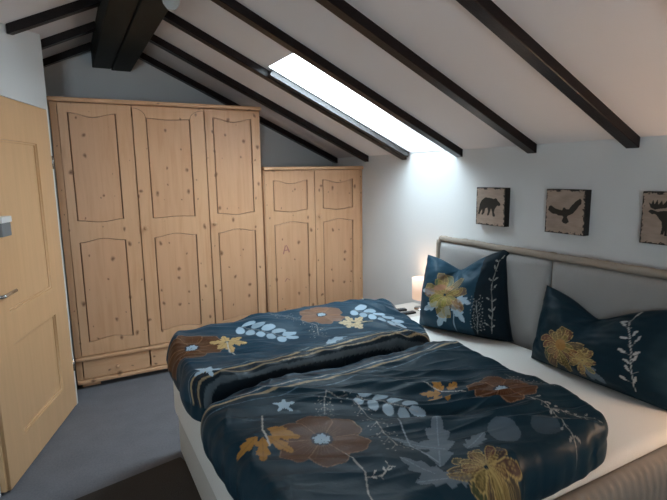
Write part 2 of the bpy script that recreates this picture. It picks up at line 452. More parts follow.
def wardrobe(loc, W, H, doors, label, D=.56):
    r = thing('wardrobe', loc, label, 'wardrobe')
    y1 = D
    bm = new_bm()
    add_box(bm, (0, .021, .06), (.02, y1, H - .028)); add_box(bm, (W - .02, .021, .06), (W, y1, H - .028))
    add_box(bm, (.02, y1 - .01, .06), (W - .02, y1, H - .028)); add_box(bm, (.02, .025, .06), (W - .02, y1 - .01, .08))
    add_box(bm, (.02, .022, .195), (W - .02, y1 - .01, .225)); add_box(bm, (.02, .025, H - .05), (W - .02, y1 - .01, H - .03))
    obj('body', bm, M_pine, r)
    obj('corner_strip', box((0, .0, .235), (doors[0][0] - .004, .021, H - .030), .002), M_pine, r)
    obj('corner_strip', box((0, .0, .062), (doors[0][0] - .004, .021, .205), .002), M_pine, r)
    if W - doors[-1][1] > .012:
        obj('corner_strip', box((doors[-1][1] + .004, .0, .235), (W, .021, H - .030), .002), M_pine, r)
    obj('top_board', box(((-.012 if H > 1.8 else .001), -.022, H - .028), (W + (.003 if H > 1.8 else .004), y1, H), .008, 3), M_pineh, r)
    obj('moulding', box((.001, -.016, .205), (W + .002, .021, .232), .010, 3), M_pineh, r)
    obj('moulding', box((.001, -.016, .034), (W + .002, .021, .062), .010, 3), M_pineh, r)
    for x in (.03, W / 2 - .06, W - .15):
        obj('foot', box((x, .03, 0), (x + .12, .12, .06), .004), M_pine, r)
        obj('foot', box((x, y1 - .12, 0), (x + .12, y1 - .02, .06), .004), M_pine, r)
    for d in doors:
        x0, x1 = d[0], d[1]
        wardrobe_door(r, x0, x1, .238, H - .033, d[2], d[3], d[4])
        dw = plate('drawer', rr(x0 + .002, x1 - .002, .067, .200), [], 0.0, .02, .003, M_pineh, r)
        knob(dw, (x0 + x1) / 2, .128)
    return r
X0 = -.055
def P2(x0, x1, zm, kind, zt=1.905):
    # (lower panel, upper panel)
    lo = (x0 - X0, x1 - X0, .335, zm[0], .022, .020)
    if kind == 'sag': upp = (x0 - X0, x1 - X0, zm[1], zt, -.028, -.016)
    else: upp = (x0 - X0, x1 - X0, zm[1], zt - .01, -.008, .006)
    return [lo, upp]
tall = [(.045, .496, P2(.044, .342, (1.05, 1.20), 'sag', 1.925), None, False),
        (.503, 1.002, P2(.535, .845, (1.05, 1.19), 'flat', 1.915), (.536, 1.125), True),
        (1.009, 1.438, P2(1.012, 1.318, (1.05, 1.20), 'sag', 1.925), (1.036, 1.125), False)]
wardrobe((X0, 3.77, 0), 1.448, 2.02, tall, 'tall three-door natural pine wardrobe with drawers along its base, beside the door')
X0 = 1.398
short = [(.012, .458, P2(1.482, 1.792, (1.08, 1.195), 'sag', 1.445), None, False),
         (.464, .918, P2(1.935, 2.238, (1.08, 1.195), 'sag', 1.445), (.496, 1.13), False)]
short = [(a, b, c, d, e) for a, b, c, d, e in short]
wd = wardrobe((X0, 3.77, 0), .937, 1.556, short, 'low two-door natural pine wardrobe in the corner under the roof slope')
# two small reddish sticker marks on the left door panel of the low wardrobe
M_mark = mat('reddish_mark', (0.42, 0.17, 0.13), 0.6)
door_l = [c for c in wd.children if c.name.startswith('door')][0]
bm = new_bm()
def flatpoly(bm, pts, y0=.0028, y1=.0034): add_prism(bm, pts, lambda p, d: (p[0], d, p[1]), y0, y1)
cxm = 1.583 - X0
flatpoly(bm, [(cxm - .034, .83), (cxm - .024, .83), (cxm - .004, .90), (cxm - .012, .905)])
flatpoly(bm, [(cxm - .004, .905), (cxm + .004, .905), (cxm + .032, .845), (cxm + .020, .84)])
flatpoly(bm, [(cxm - .016, .855), (cxm + .016, .86), (cxm + .014, .868), (cxm - .014, .864)])
obj('sticker_mark', bm, M_mark, door_l); bm = new_bm()
flatpoly(bm, [(cxm - .024, .595), (cxm - .018, .592), (cxm + .002, .618), (cxm - .004, .622)])
flatpoly(bm, [(cxm - .002, .622), (cxm + .003, .616), (cxm + .028, .602), (cxm + .024, .598)])
obj('sticker_mark', bm, M_mark, door_l)

# ------------------------------------------------------------------ painting of cloth patterns (numpy canvas in metres)
class Canvas:
    def __init__(s, x0, y0, x1, y1, res, base):
        s.x0, s.y0, s.res = x0, y0, res
        s.nx, s.ny = int((x1 - x0) / res), int((y1 - y0) / res)
        s.a = np.zeros((s.ny, s.nx, 3)); s.a[:] = base
    def win(s, xs, ys, pad):
        i0 = max(0, int((min(xs) - pad - s.x0) / s.res)); i1 = min(s.nx, int((max(xs) + pad - s.x0) / s.res) + 2)
        j0 = max(0, int((min(ys) - pad - s.y0) / s.res)); j1 = min(s.ny, int((max(ys) + pad - s.y0) / s.res) + 2)
        if i1 <= i0 or j1 <= j0: return None
        X, Y = np.meshgrid(s.x0 + (np.arange(i0, i1) + .5) * s.res, s.y0 + (np.arange(j0, j1) + .5) * s.res)
        return slice(j0, j1), slice(i0, i1), X, Y
    def put(s, sj, si, m, col, al):
        m = (m * al)[..., None]; s.a[sj, si] = s.a[sj, si] * (1 - m) + np.array(col) * m
    def poly(s, pts, col, al=1.0, edge=None):
        xs = [p[0] for p in pts]; ys = [p[1] for p in pts]
        w_ = s.win(xs, ys, .003)
        if not w_: return
        sj, si, X, Y = w_; ins = np.zeros(X.shape, bool); n = len(pts)
        for i in range(n):
            (xa, ya), (xb, yb) = pts[i], pts[(i + 1) % n]
            if ya == yb: continue
            c = ((ya > Y) != (yb > Y)) & (X < (xb - xa) * (Y - ya) / (yb - ya) + xa); ins ^= c
        s.put(sj, si, ins.astype(float), col, al)
        if edge: s.line(list(pts) + [pts[0]], edge[1], edge[0], edge[2] if len(edge) > 2 else 1)
    def line(s, pts, wd_, col, al=1.0):
        for (xa, ya), (xb, yb) in zip(pts[:-1], pts[1:]):
            w_ = s.win((xa, xb), (ya, yb), wd_ * 1.5)
            if not w_: continue
            sj, si, X, Y = w_; dx, dy = xb - xa, yb - ya; l2 = dx * dx + dy * dy + 1e-12
            t = np.clip(((X - xa) * dx + (Y - ya) * dy) / l2, 0, 1)
            d = np.hypot(X - xa - t * dx, Y - ya - t * dy)
            s.put(sj, si, np.clip((wd_ - d) / s.res + .5, 0, 1), col, al)
    def sample(s, X, Y):
        i = np.clip(((X - s.x0) / s.res).astype(int), 0, s.nx - 1); j = np.clip(((Y - s.y0) / s.res).astype(int), 0, s.ny - 1)
        return s.a[j, i]
NAVY = (0.010, 0.031, 0.048); TEAL = (0.05, 0.09, 0.13)
BROWN = (0.095, 0.040, 0.017); OCHRE = (0.36, 0.175, 0.04); GOLD = (0.46, 0.33, 0.13); PALE = (0.36, 0.48, 0.58); DIM = (0.13, 0.17, 0.21); CREAM = (0.52, 0.50, 0.46)
def pol(c, r, a): return (c[0] + r * math.cos(a), c[1] + r * math.sin(a))
def big_flower(cv, c, r, col=BROWN, rot=0.0, n=6, centre=True, line=(0.30, .17, .10)):
    for k in range(n):
        a0 = rot + 2 * PI * k / n
        pts = []
        for i in range(17):
            t = -1 + 2 * i / 16
            a = a0 + t * PI / n * 1.15; rad = r * (1 - .30 * abs(t) ** 2.2) * (1 + .03 * math.sin(9 * t + k))
            pts.append(pol(c, rad, a))
        pts.append(c)
        cv.poly(pts, tuple(x * (1 + .12 * (k % 2)) for x in col), .93, (line, .0016, .8))
    for k in range(n * 7):
        a = rot + 2 * PI * k / (n * 7)
        cv.line([pol(c, r * .25, a), pol(c, r * (.6 + .2 * math.sin(k * 2.3)), a + .03)], .0008, line, .35)
    if centre:
        cv.poly([pol(c, r * .24, a / 12 * 2 * PI) for a in range(12)], (0.03, .035, .05), .9)
        for k in range(26):
            rr_ = r * .17 * math.sqrt((k + .5) / 26); a = k * 2.4
            cv.poly([pol(pol(c, rr_, a), r * .04, j) for j in range(6)], PALE, .9)
def lobed_leaf(cv, base, tip, wd_, col, vein=None, lobes=3, al=1.0):
    bx, by = base; dx, dy = tip[0] - bx, tip[1] - by; nx, ny = -dy, dx
    l = math.hypot(dx, dy); nx /= l; ny /= l; L1, R1 = [], []
    n = lobes * 8
    for i in range(n + 1):
        t = i / n; env = math.sin(PI * min(1, t ** .8)) ** .7
        saw = .50 + .50 * ((t * lobes) % 1.0 if t < 1 else 0)
        w_ = wd_ * env * saw
        L1.append((bx + dx * t + nx * w_, by + dy * t + ny * w_)); R1.append((bx + dx * t - nx * w_, by + dy * t - ny * w_))
    cv.poly(L1 + R1[::-1], col, al)
    if vein: cv.line([base, tip], .0015, vein, .7)
def oval(cv, c, a, b, rot, col, al=1.0, edge=None):
    pts = []
    for i in range(20):
        t = 2 * PI * i / 20; x, y = a * math.cos(t), b * math.sin(t)
        pts.append((c[0] + x * math.cos(rot) - y * math.sin(rot), c[1] + x * math.sin(rot) + y * math.cos(rot)))
    cv.poly(pts, col, al, edge)
def maple(cv, c, r, rot, col=OCHRE, stem=True):
    for k, (a, s) in enumerate(((0, 1), (1.0, .85), (-1.0, .85), (2.0, .7), (-2.0, .7))):
        lobed_leaf(cv, pol(c, r * .06, rot + a), pol(c, r * s, rot + a), r * .26, col, tuple(x * .55 for x in col), 3)
    if stem: cv.line([pol(c, r * .5, rot + .1), c, pol(c, r * .55, rot + PI - .2), pol(c, r * .95, rot + PI - .45)], .002, CREAM, .9)
def sprig(cv, pts, n=9, s=.022, col=CREAM, berries=False, al=.75):
    cv.line(pts, .0016, col, al)
    seg = len(pts) - 1
    for i in range(n):
        t = (i + .8) / n * seg; k = min(int(t), seg - 1); f_ = t - k
        p = (pts[k][0] + (pts[k + 1][0] - pts[k][0]) * f_, pts[k][1] + (pts[k + 1][1] - pts[k][1]) * f_)
        a = math.atan2(pts[k + 1][1] - pts[k][1], pts[k + 1][0] - pts[k][0])
        for sd in (-1, 1):
            e = pol(p, s, a + sd * .8)
            if berries:
                cv.line([p, e], .0009, col, al * .8)
                for q in range(3): oval(cv, pol(e, s * .35, q * 2.1 + i), .0032, .0032, 0, col, al)
            else:
                q_ = .8 + .35 * math.sin(i * 2.7 + sd); f2_ = .75 + .3 * math.sin(i * 4.1 + sd * 2)
                cv.line([p, pol(p, s * .6 * f2_, a + sd * q_)], .0007, col, al * .8)
                if (i + sd) % 5: oval(cv, pol(p, s * .85 * f2_, a + sd * q_), s * .34, s * .12, a + sd * q_, col, al)
def gold_flower(cv, c, r, rot=0.0, n=9, fill=(0.14, .085, .03), span=2 * PI):
    """loose open bloom: long narrow outlined petals with fine veins"""
    rs = np.random.RandomState(int(abs(c[0] * 997 + c[1] * 313) * 10))
    for rad, m in ((r, n + 4), (r * .66, n)):
        for k in range(m):
            a0 = rot + span * (k + rs.uniform(-.25, .25)) / m; L_ = rad * rs.uniform(.72, 1.05); wd_ = rs.uniform(.20, .34)
            bend = rs.uniform(-.35, .35)
            left = []; right = []
            for t in np.linspace(0.12, 1, 9):
                hw = wd_ * math.sin(PI * min(t * .86 + .05, 1)) ** .8
                left.append(pol(c, L_ * t, a0 + bend * t * t + hw)); right.append(pol(c, L_ * t, a0 + bend * t * t - hw))
            cv.poly(left + right[::-1], tuple(x * rs.uniform(.55, 1.15) for x in fill), .62, (GOLD, .0013, .9))
            for q in (-.4, .1, .5):
                cv.line([pol(c, L_ * t, a0 + bend * t * t + q * wd_ * .7) for t in (.3, .55, .85)], .0008, GOLD, .6)
def white_leaves(cv, p0, d, n=4, s=.05, col=PALE):
    a = math.atan2(d[1], d[0])
    for i in range(n):
        p = (p0[0] + d[0] * i / n, p0[1] + d[1] * i / n)
        for sd in (-1, 1):
            c = pol(p, s * .75, a + sd * 1.0)
            oval(cv, c, s * .62, s * .38, a + sd * .9, tuple(x * (.85 + .15 * ((i + sd) % 2)) for x in col), .95, ((.18, .25, .32), .001, .6))
    oval(cv, (p0[0] + d[0], p0[1] + d[1]), s * .6, s * .36, a, col, .95)
    cv.line([p0, (p0[0] + d[0], p0[1] + d[1])], .0014, CREAM, .6)

# ------------------------------------------------------------------ cloth
def vnoise(x, y, seed, per=64):
    r = np.random.RandomState(seed).rand(per, per)
    xi = np.floor(x).astype(int); yi = np.floor(y).astype(int); fx = x - xi; fy = y - yi
    fx = fx * fx * (3 - 2 * fx); fy = fy * fy * (3 - 2 * fy)
    g = lambda a, b: r[a % per, b % per]
    return (g(xi, yi) * (1 - fx) + g(xi + 1, yi) * fx) * (1 - fy) + (g(xi, yi + 1) * (1 - fx) + g(xi + 1, yi + 1) * fx) * fy - .5
def set_print(me, cols):
    at = me.color_attributes.new('print', 'FLOAT_COLOR', 'POINT')
    d = np.ones((len(me.vertices), 4), dtype=np.float32); d[:, :3] = cols
    at.data.foreach_set('color', d.ravel())
def grid_shell(name, top, bot, cols_t, cols_b, m, parent=None):
    """top, bot: arrays (n, m, 3) sharing their rim"""
    nu, nv = top.shape[:2]
    idx = np.arange(nu * nv).reshape(nu, nv)
    inner = np.zeros((nu, nv), bool); inner[1:-1, 1:-1] = True
    bi = idx.copy(); cnt = inner.sum(); bi[inner] = nu * nv + np.arange(cnt)
    verts = np.concatenate([top.reshape(-1, 3), bot[inner]])
    cols = np.concatenate([cols_t.reshape(-1, 3), cols_b[inner]])
    def quads(I, flip):
        q = np.stack([I[:-1, :-1], I[1:, :-1], I[1:, 1:], I[:-1, 1:]], -1).reshape(-1, 4)
        return q[:, ::-1] if flip else q
    F = np.concatenate([quads(idx, False), quads(bi, True)])
    me = bpy.data.meshes.new(name)
    me.vertices.add(len(verts)); me.vertices.foreach_set('co', verts.astype(np.float32).ravel())
    me.loops.add(len(F) * 4); me.loops.foreach_set('vertex_index', F.ravel().astype(np.int32))
    me.polygons.add(len(F)); me.polygons.foreach_set('loop_start', (np.arange(len(F)) * 4).astype(np.int32))
    me.update(calc_edges=True); me.validate()
    bm = bmesh.new(); bm.from_mesh(me); bmesh.ops.recalc_face_normals(bm, faces=bm.faces); bm.to_mesh(me); bm.free()
    set_print(me, cols)
    return link(name, me, m, parent, True)
def edge_map(a, k):
    s = np.sign(a); b = np.abs(a); th = np.clip((b - k) / (1 - k), 0, 1) * PI / 2
    pos = np.where(b <= k, b, k + (1 - k) * np.sin(th)); h = np.where(b <= k, 1.0, np.cos(th))
    return s * pos, np.maximum(h, 0) ** .85
MT = .52     # top of the mattress
def duvet(name, C4, T, wr, cv, label, origin, res=.0030, ku=.90, kv=.86):
    ff, fn, hn, hf = [np.array(c) for c in C4]
    nu = int(np.linalg.norm(hn - fn) / res); nv = int(np.linalg.norm(ff - fn) / res)
    A, B = np.meshgrid(np.linspace(-1, 1, nu), np.linspace(-1, 1, nv), indexing='ij')
    # equalise arc length on the rounded edges by blending sin parameter
    pu, hu = edge_map(A, ku); pv, hv = edge_map(B, kv)
    pu, pv = pu * (1 - .07 * np.abs(pv) ** 7), pv * (1 - .10 * np.abs(pu) ** 9)
    s = (pu + 1) / 2; t = (pv + 1) / 2
    XY = (fn * ((1 - s) * (1 - t))[..., None] + ff * ((1 - s) * t)[..., None] + hn * (s * (1 - t))[..., None] + hf * (s * t)[..., None])
    X, Y = XY[..., 0], XY[..., 1]
    h = hu * hv
    rim = 1 - h
    dx = .035 * vnoise(X * 9, Y * 9, 1) + .018 * vnoise(X * 24, Y * 24, 2)
    dy = .035 * vnoise(X * 9, Y * 9, 3) + .018 * vnoise(X * 24, Y * 24, 4)
    Xd = X + dx * rim * 1.2; Yd = Y + dy * rim * 1.2
    Th = T(s, t, X, Y)
    zr = MT + .006 + .42 * Th
    hill = wr(s, t, X, Y)
    zt = zr + .58 * Th * h + hill * (.25 + .75 * h) * (h > 0)
    edge = (np.abs(A) == 1) | (np.abs(B) == 1)
    zt = np.where(edge, zr, zt)
    zb = zr - .42 * Th * np.minimum(1, h * 1.5)
    top = np.stack([Xd, Yd, zt], -1); bot = np.stack([Xd, Yd, np.where(edge, zr, zb)], -1)
    # pattern coordinates keep their true scale down the sides
    su = (A + 1) / 2; sv = (B + 1) / 2
    PXY = (fn * ((1 - s) * (1 - t))[..., None] + ff * ((1 - s) * t)[..., None] + hn * (s * (1 - t))[..., None] + hf * (s * t)[..., None])
    over = np.maximum(0, np.abs(B) - kv) * (np.linalg.norm(ff - fn) / 2)
    Py = PXY[..., 1]; Px = PXY[..., 0]
    ct = cv.sample(Px, Py)
    cb = np.zeros_like(ct); cb[:] = NAVY
    org = np.array(origin); top = top - org; bot = bot - org
    o = grid_shell(name, top, bot, ct, cb, M_cloth)
    o.location = origin
    return tag(o, label, 'duvet')

def fold(X, Y, ang, freq, seed, warp=.25):
    """ridged creases running along direction ang"""
    c, s_ = math.cos(ang), math.sin(ang)
    a = X * c + Y * s_; b = -X * s_ + Y * c
    b2 = b + warp * .12 * vnoise(a * 3, b * 3, seed + 7)
    n_ = vnoise(a * freq * .16 + 31, b2 * freq, seed)
    return 1 - np.abs(n_ * 3.2)
CR = -.497   # direction of the long creases

# near duvet
cvn = Canvas(.20, .62, 1.85, 1.95, .0022, NAVY)
YS = 1.66
for x in (0,):
    cvn.poly([(.2, YS - .012), (1.85, YS + .05), (1.85, 1.96), (.2, 1.96)], (0.022, .058, .092), 1)
    cvn.line([(.2, YS - .02), (.6, YS - .005), (1.1, YS + .03), (1.85, YS + .06)], .006, (.34, .27, .17), .95)
    cvn.line([(.2, YS + .008), (.6, YS + .02), (1.1, YS + .055), (1.85, YS + .085)], .0025, CREAM, .7)
    cvn.line([(.2, YS - .06), (.6, YS - .05), (1.1, YS - .01), (1.85, YS + .02)], .002, (.12, .2, .27), .8)
    cvn.line([(.2, YS + .03), (.6, YS + .045), (1.1, YS + .08), (1.85, YS + .11)], .012, (.012, .018, .028), .9)
big_flower(cvn, (.635, 1.275), .152, rot=.3)
lobed_leaf(cvn, (.50, 1.40), (.565, 1.33), .028, OCHRE, (.2, .11, .04))
for a_, l_ in ((-1.9, .13), (-2.6, .11), (-1.15, .12), (.1, .07), (-.55, .11)):
    lobed_leaf(cvn, pol((.475, 1.375), .025, a_), pol((.475, 1.375), l_ * 1.1, a_), .027, OCHRE, (.2, .11, .04))
cvn.line([(.52, 1.50), (.485, 1.40), (.475, 1.31)], .0024, CREAM, .9)
for a_ in (0, 1.2, 2.5, 3.8, 5.1): lobed_leaf(cvn, (.615, 1.535), pol((.615, 1.535), .042, a_), .012, PALE, None, 2)
white_leaves(cvn, (.90, 1.50), (.13, -.20), 4, .052)
sprig(cvn, [(.80, 1.56), (.87, 1.47), (.86, 1.33), (.83, 1.22), (.82, 1.13)], 8, .040, CREAM, True, .55)
sprig(cvn, [(.80, 1.56), (.76, 1.50), (.72, 1.42)], 4, .03, CREAM, True, .5)
cvn.line([(.66, 1.17), (.66, 1.06), (.62, .98), (.60, .88)], .002, CREAM, .7)
sprig(cvn, [(.65, 1.04), (.69, 1.02), (.73, 1.04)], 4, .024, CREAM, False, .7)
for a_, l_ in ((2.4, .09), (3.2, .10), (1.5, .08), (-2.2, .08), (.3, .07)):
    lobed_leaf(cvn, pol((1.215, 1.36), .02, a_), pol((1.215, 1.36), l_ * 1.1, a_), .024, OCHRE, (.2, .11, .04))
cvn.line([(1.19, 1.47), (1.21, 1.38), (1.27, 1.31)], .002, CREAM, .9)
big_flower(cvn, (1.375, 1.235), .125, rot=.1)
sprig(cvn, [(1.38, 1.14), (1.40, 1.05), (1.36, .96), (1.30, .84)], 7, .034, CREAM, False, .55)
sprig(cvn, [(1.385, 1.05), (1.44, .99), (1.50, .94)], 5, .028, CREAM, False, .5)
sprig(cvn, [(1.50, 1.33), (1.50, 1.25), (1.55, 1.16)], 6, .026, CREAM, True, .35)
for (b_, t_, w_) in (((.86, .98), (1.05, 1.22), .055), ((.93, 1.04), (.83, 1.18), .03), ((.84, .90), (.78, 1.06), .05), ((.9, .9), (.75, .95), .04), ((.98, 1.0), (1.1, 1.05), .035)):
    lobed_leaf(cvn, b_, t_, w_, DIM, (.25, .32, .38), 4, .95)
oval(cvn, (1.155, 1.02), .075, .05, .9, DIM, .55); oval(cvn, (1.295, .975), .06, .045, .5, DIM, .3)
cvn.line([(.93, 1.28), (.86, 1.12), (.87, 1.0)], .0022, (.3, .36, .42), .8)
gold_flower(cvn, (.955, .90), .115, .2, 9)
def wr_near(s, t, X, Y):
    z = .030 * vnoise(X * 3, Y * 3.5, 11) + .016 * vnoise(X * 8, Y * 8, 12)
    m_ = np.exp(-((X - 1.25) / .45) ** 2) * np.exp(-((Y - 1.25 + .55 * (X - 1.25)) / .22) ** 2)
    z = z + (.006 + .016 * m_) * fold(X, Y, CR, 15, 13) + .0050 * fold(X, Y, CR + .3, 30, 14) * (.4 + m_)
    m2 = np.clip((t - .70) / .2, 0, 1)
    z = z + .012 * m2 * fold(X, Y, .12, 12, 17)
    e = 1 - np.clip(np.minimum(np.minimum(s, 1 - s), np.minimum(t, 1 - t)) / .10, 0, 1)
    z = z + .010 * e * fold(X, Y, 1.2, 20, 19)
    return z
T_near = lambda s, t, X, Y: .150 - .03 * np.exp(-((s - .55) / .2) ** 2) * np.exp(-((t - .55) / .2) ** 2) - .02 * np.clip((s - .85) / .15, 0, 1)
duvet('duvet', [(.325, 1.76), (.375, .84), (1.60, .87), (1.67, 1.84)], T_near, wr_near, cvn,
      'dark blue floral duvet on the near half of the bed with big brown flower', (1.0, 1.3, MT))

# far duvet
cvf = Canvas(.20, 1.6, 1.95, 2.85, .0024, (0.020, .052, .082))
def sf(d, n=6): return [(x, 1.872 + .09 * (x - .34) / 1.3 + d) for x in np.linspace(.2, 1.95, n)]
cvf.poly(sf(0) + [(1.95, 1.6), (.2, 1.6)], (.010, .018, .026), 1)
cvf.line(sf(.012), .010, (.012, .018, .026), .95)
cvf.line(sf(.028), .0055, (.36, .27, .15), .95)
cvf.line(sf(-.012), .0045, (.30, .23, .14), .9)
cvf.line(sf(.050), .002, (.2, .25, .28), .8)
cvf.line(sf(-.04), .007, (.10, .13, .15), .7)
big_flower(cvf, (.455, 2.27), .15, rot=.4)
for a_, l_ in ((0.5, .10), (1.5, .09), (-.5, .10), (2.5, .09), (-1.6, .10), (-2.5, .07)):
    lobed_leaf(cvf, pol((.615, 2.24), .008, a_), pol((.615, 2.24), l_, a_), .03, (.50, .34, .15), (.25, .16, .07))
cvf.line([(.615, 2.24), (.60, 2.15), (.61, 2.10)], .003, CREAM, .9)
for a_ in (0, 1.1, 2.3, 3.4, 4.8): lobed_leaf(cvf, (.44, 1.92), pol((.44, 1.92), .06, a_), .017, PALE, None, 2)
white_leaves(cvf, (.74, 2.42), (.19, -.24), 5, .062)
sprig(cvf, [(.92, 2.50), (1.03, 2.40), (1.10, 2.24), (1.05, 2.12)], 8, .04, CREAM, True, .55)
big_flower(cvf, (1.19, 2.36), .13, col=(.20, .11, .07), rot=.2)
for a_, l_ in ((0.5, .10), (1.5, .09), (-.5, .11), (2.7, .08), (-1.6, .10), (-2.5, .08)):
    lobed_leaf(cvf, pol((1.30, 2.20), .008, a_), pol((1.30, 2.20), l_, a_), .03, (.52, .42, .27), (.3, .2, .1))
white_leaves(cvf, (1.40, 2.36), (.14, -.26), 5, .06)
lobed_leaf(cvf, (1.02, 1.98), (1.16, 2.02), .03, PALE, None, 3, .8)
def wr_far(s, t, X, Y):
    z = .034 * vnoise(X * 3.2 + 5, Y * 3.5, 21) + .018 * vnoise(X * 8, Y * 8, 22)
    m_ = np.clip((s - .6) / .3, 0, 1)
    z = z + (.003 + .012 * m_) * fold(X, Y, -.9, 12, 23)
    e = 1 - np.clip(np.minimum(np.minimum(s, 1 - s), np.minimum(t, 1 - t)) / .12, 0, 1)
    return z + .012 * e * fold(X, Y, 1.2, 16, 29) + .006 * fold(X, Y, -.3, 22, 30)
T_far = lambda s, t, X, Y: .172 + .02 * np.exp(-((t - .8) / .2) ** 2) - .05 * np.clip((s - .8) / .2, 0, 1)
duvet('duvet', [(.385, 2.60), (.335, 1.80), (1.66, 1.92), (1.78, 2.56)], T_far, wr_far, cvf,
      'dark blue floral duvet on the far half of the bed beside the wardrobes', (1.0, 2.2, MT), ku=.92, kv=.84)

# ------------------------------------------------------------------ bed
BX0, BX1, BY0, BY1 = .40, 2.20, .86, 2.62
bed = thing('double_bed', ((BX0 + BX1) / 2, (BY0 + BY1) / 2, .0), 'wide cream upholstered double bed with grey padded headboard under the animal pictures', 'bed')
ox, oy = (BX0 + BX1) / 2, (BY0 + BY1) / 2
def rbox(x0, x1, y0, y1, z0, z1, rc, re, n=8, ne=5, wob=None):
    """rounded slab: corner radius rc (plan), edge radius re (section); closed mesh"""
    def ring(ins, z):
        pts = []
        r = max(rc - ins, .004)
        for cx_, cy_, a0 in ((x1 - rc, y1 - rc, 0), (x0 + rc, y1 - rc, PI / 2), (x0 + rc, y0 + rc, PI), (x1 - rc, y0 + rc, 3 * PI / 2)):
            for i in range(n + 1):
                a = a0 + PI / 2 * i / n; pts.append((cx_ + r * math.cos(a), cy_ + r * math.sin(a), z))
        return pts
    levels = [(re * (1 - math.sin(t * PI / 2 / ne)), z0 + re * (1 - math.cos(t * PI / 2 / ne))) for t in range(ne + 1)]
    levels += [(re * (1 - math.cos(t * PI / 2 / ne)), z1 - re * (1 - math.sin(t * PI / 2 / ne))) for t in range(ne + 1)]
    bm = new_bm(); rs = [[bm.verts.new(p) for p in ring(i_, z_)] for i_, z_ in levels]
    m_ = len(rs[0])
    for a, b in zip(rs[:-1], rs[1:]):
        for k in range(m_): bm.faces.new((a[k], a[(k + 1) % m_], b[(k + 1) % m_], b[k]))
    bm.faces.new(rs[0][::-1]); bm.faces.new(rs[-1]); return bm
obj('base', rbox(BX0 + .018 - ox, BX1 - ox, BY0 - .03 - oy, BY1 - .01 - oy, .014, .235, .06, .02), M_base, bed, True)
bm = rbox(BX0 - ox, BX1 - ox, .893 - oy, BY1 - oy, .236, MT, .09, .045)
mtr = obj('mattress', bm, M_sheet, bed, True)
# ribbed padded side on the near edge
bm = new_bm(); nr = 44
prof = [(0, .25), (-.064, .245), (-.072, .30), (-.072, .42), (-.056, .475), (-.025, .497), (0, .49)]
rings = []
for i in range(nr * 4 + 1):
    x = BX0 + .06 + (BX1 - .02 - BX0 - .06) * i / (nr * 4)
    rings.append([bm.verts.new((x - ox, BY0 + .031 + p[0] * (1 - .22 * (math.cos(i * PI / 2) * .5 + .5)) - oy, p[1])) for p in prof])
for a, b in zip(rings[:-1], rings[1:]):
    for k in range(len(prof) - 1): bm.faces.new((a[k], a[k + 1], b[k + 1], b[k]))
    bm.faces.new((a[-1], a[0], b[0], b[-1]))
bm.faces.new(rings[0]); bm.faces.new(rings[-1][::-1])
obj('side_panel', bm, M_ribbed, bed, True)
# headboard
hx0, hx1 = 2.215, 2.32
def cushion(y0, y1, z0, z1, seed):
    ny, nz = 60, 30; A = np.zeros((ny, nz, 3)); Bk = np.zeros((ny, nz, 3))
    for i in range(ny):
        for j in range(nz):
            u, v = -1 + 2 * i / (ny - 1), -1 + 2 * j / (nz - 1)
            e = (max(0, 1 - abs(u) ** 14) * max(0, 1 - abs(v) ** 10)) ** .5
            y = y0 + (y1 - y0) * (u + 1) / 2; z = z0 + (z1 - z0) * (v + 1) / 2
            n_ = mnoise.noise(Vector((y * 7, z * 7, seed))) * .006 + mnoise.noise(Vector((y * 20, z * 9, seed + 4))) * .002
            A[i, j] = (hx0 + .03 - (.035 + n_) * e - ox, y - oy, z)
            Bk[i, j] = (hx0 + .03 + .02 * min(1, e * 2) - ox, y - oy, z)
    c = np.zeros((ny, nz, 3))
    return grid_shell('headboard_cushion', A, Bk, c, c, M_hbcu, bed)
HY0, HY1 = .80, 2.625
cushion(1.704, HY1 - .03, .45, 1.022, 1.0)
cushion(HY0 + .03, 1.700, .45, 1.022, 7.0)
hb = box((hx0 + .03 - ox, HY0 - oy, .02), (hx1 - ox, HY1 - oy, 1.03), .012, 3)
obj('headboard_frame', hb, M_hbfr, bed)
bm = new_bm()
pts = [(hx0 + .022 - ox, HY1 - .016 - oy, .50)]
for z in np.linspace(.6, 1.0, 9): pts.append((hx0 + .02 - ox + .002 * math.sin(z * 40), HY1 - .016 - oy, z))
pts.append((hx0 + .02 - ox, HY1 - .022 - oy, 1.03))
add_tube(bm, pts, .017, 12)
n_ = 150; pts = []; rs_ = []
for i in range(n_ + 1):
    y = HY1 - .012 - (HY1 - HY0 - .02) * i / n_
    pts.append((hx0 + .035 - ox + .003 * mnoise.noise(Vector((y * 11, 3, 0))), y - oy, 1.040 + .007 * mnoise.noise(Vector((y * 5, 0, 0)))))
    rs_.append(.021 + .004 * mnoise.noise(Vector((y * 26, 0, 5))) + .002 * mnoise.noise(Vector((y * 60, 0, 5))))
rs_[0] *= .6
add_tube(bm, pts, rs_, 14)
obj('headboard_piping', bm, M_hbfr, bed, True)

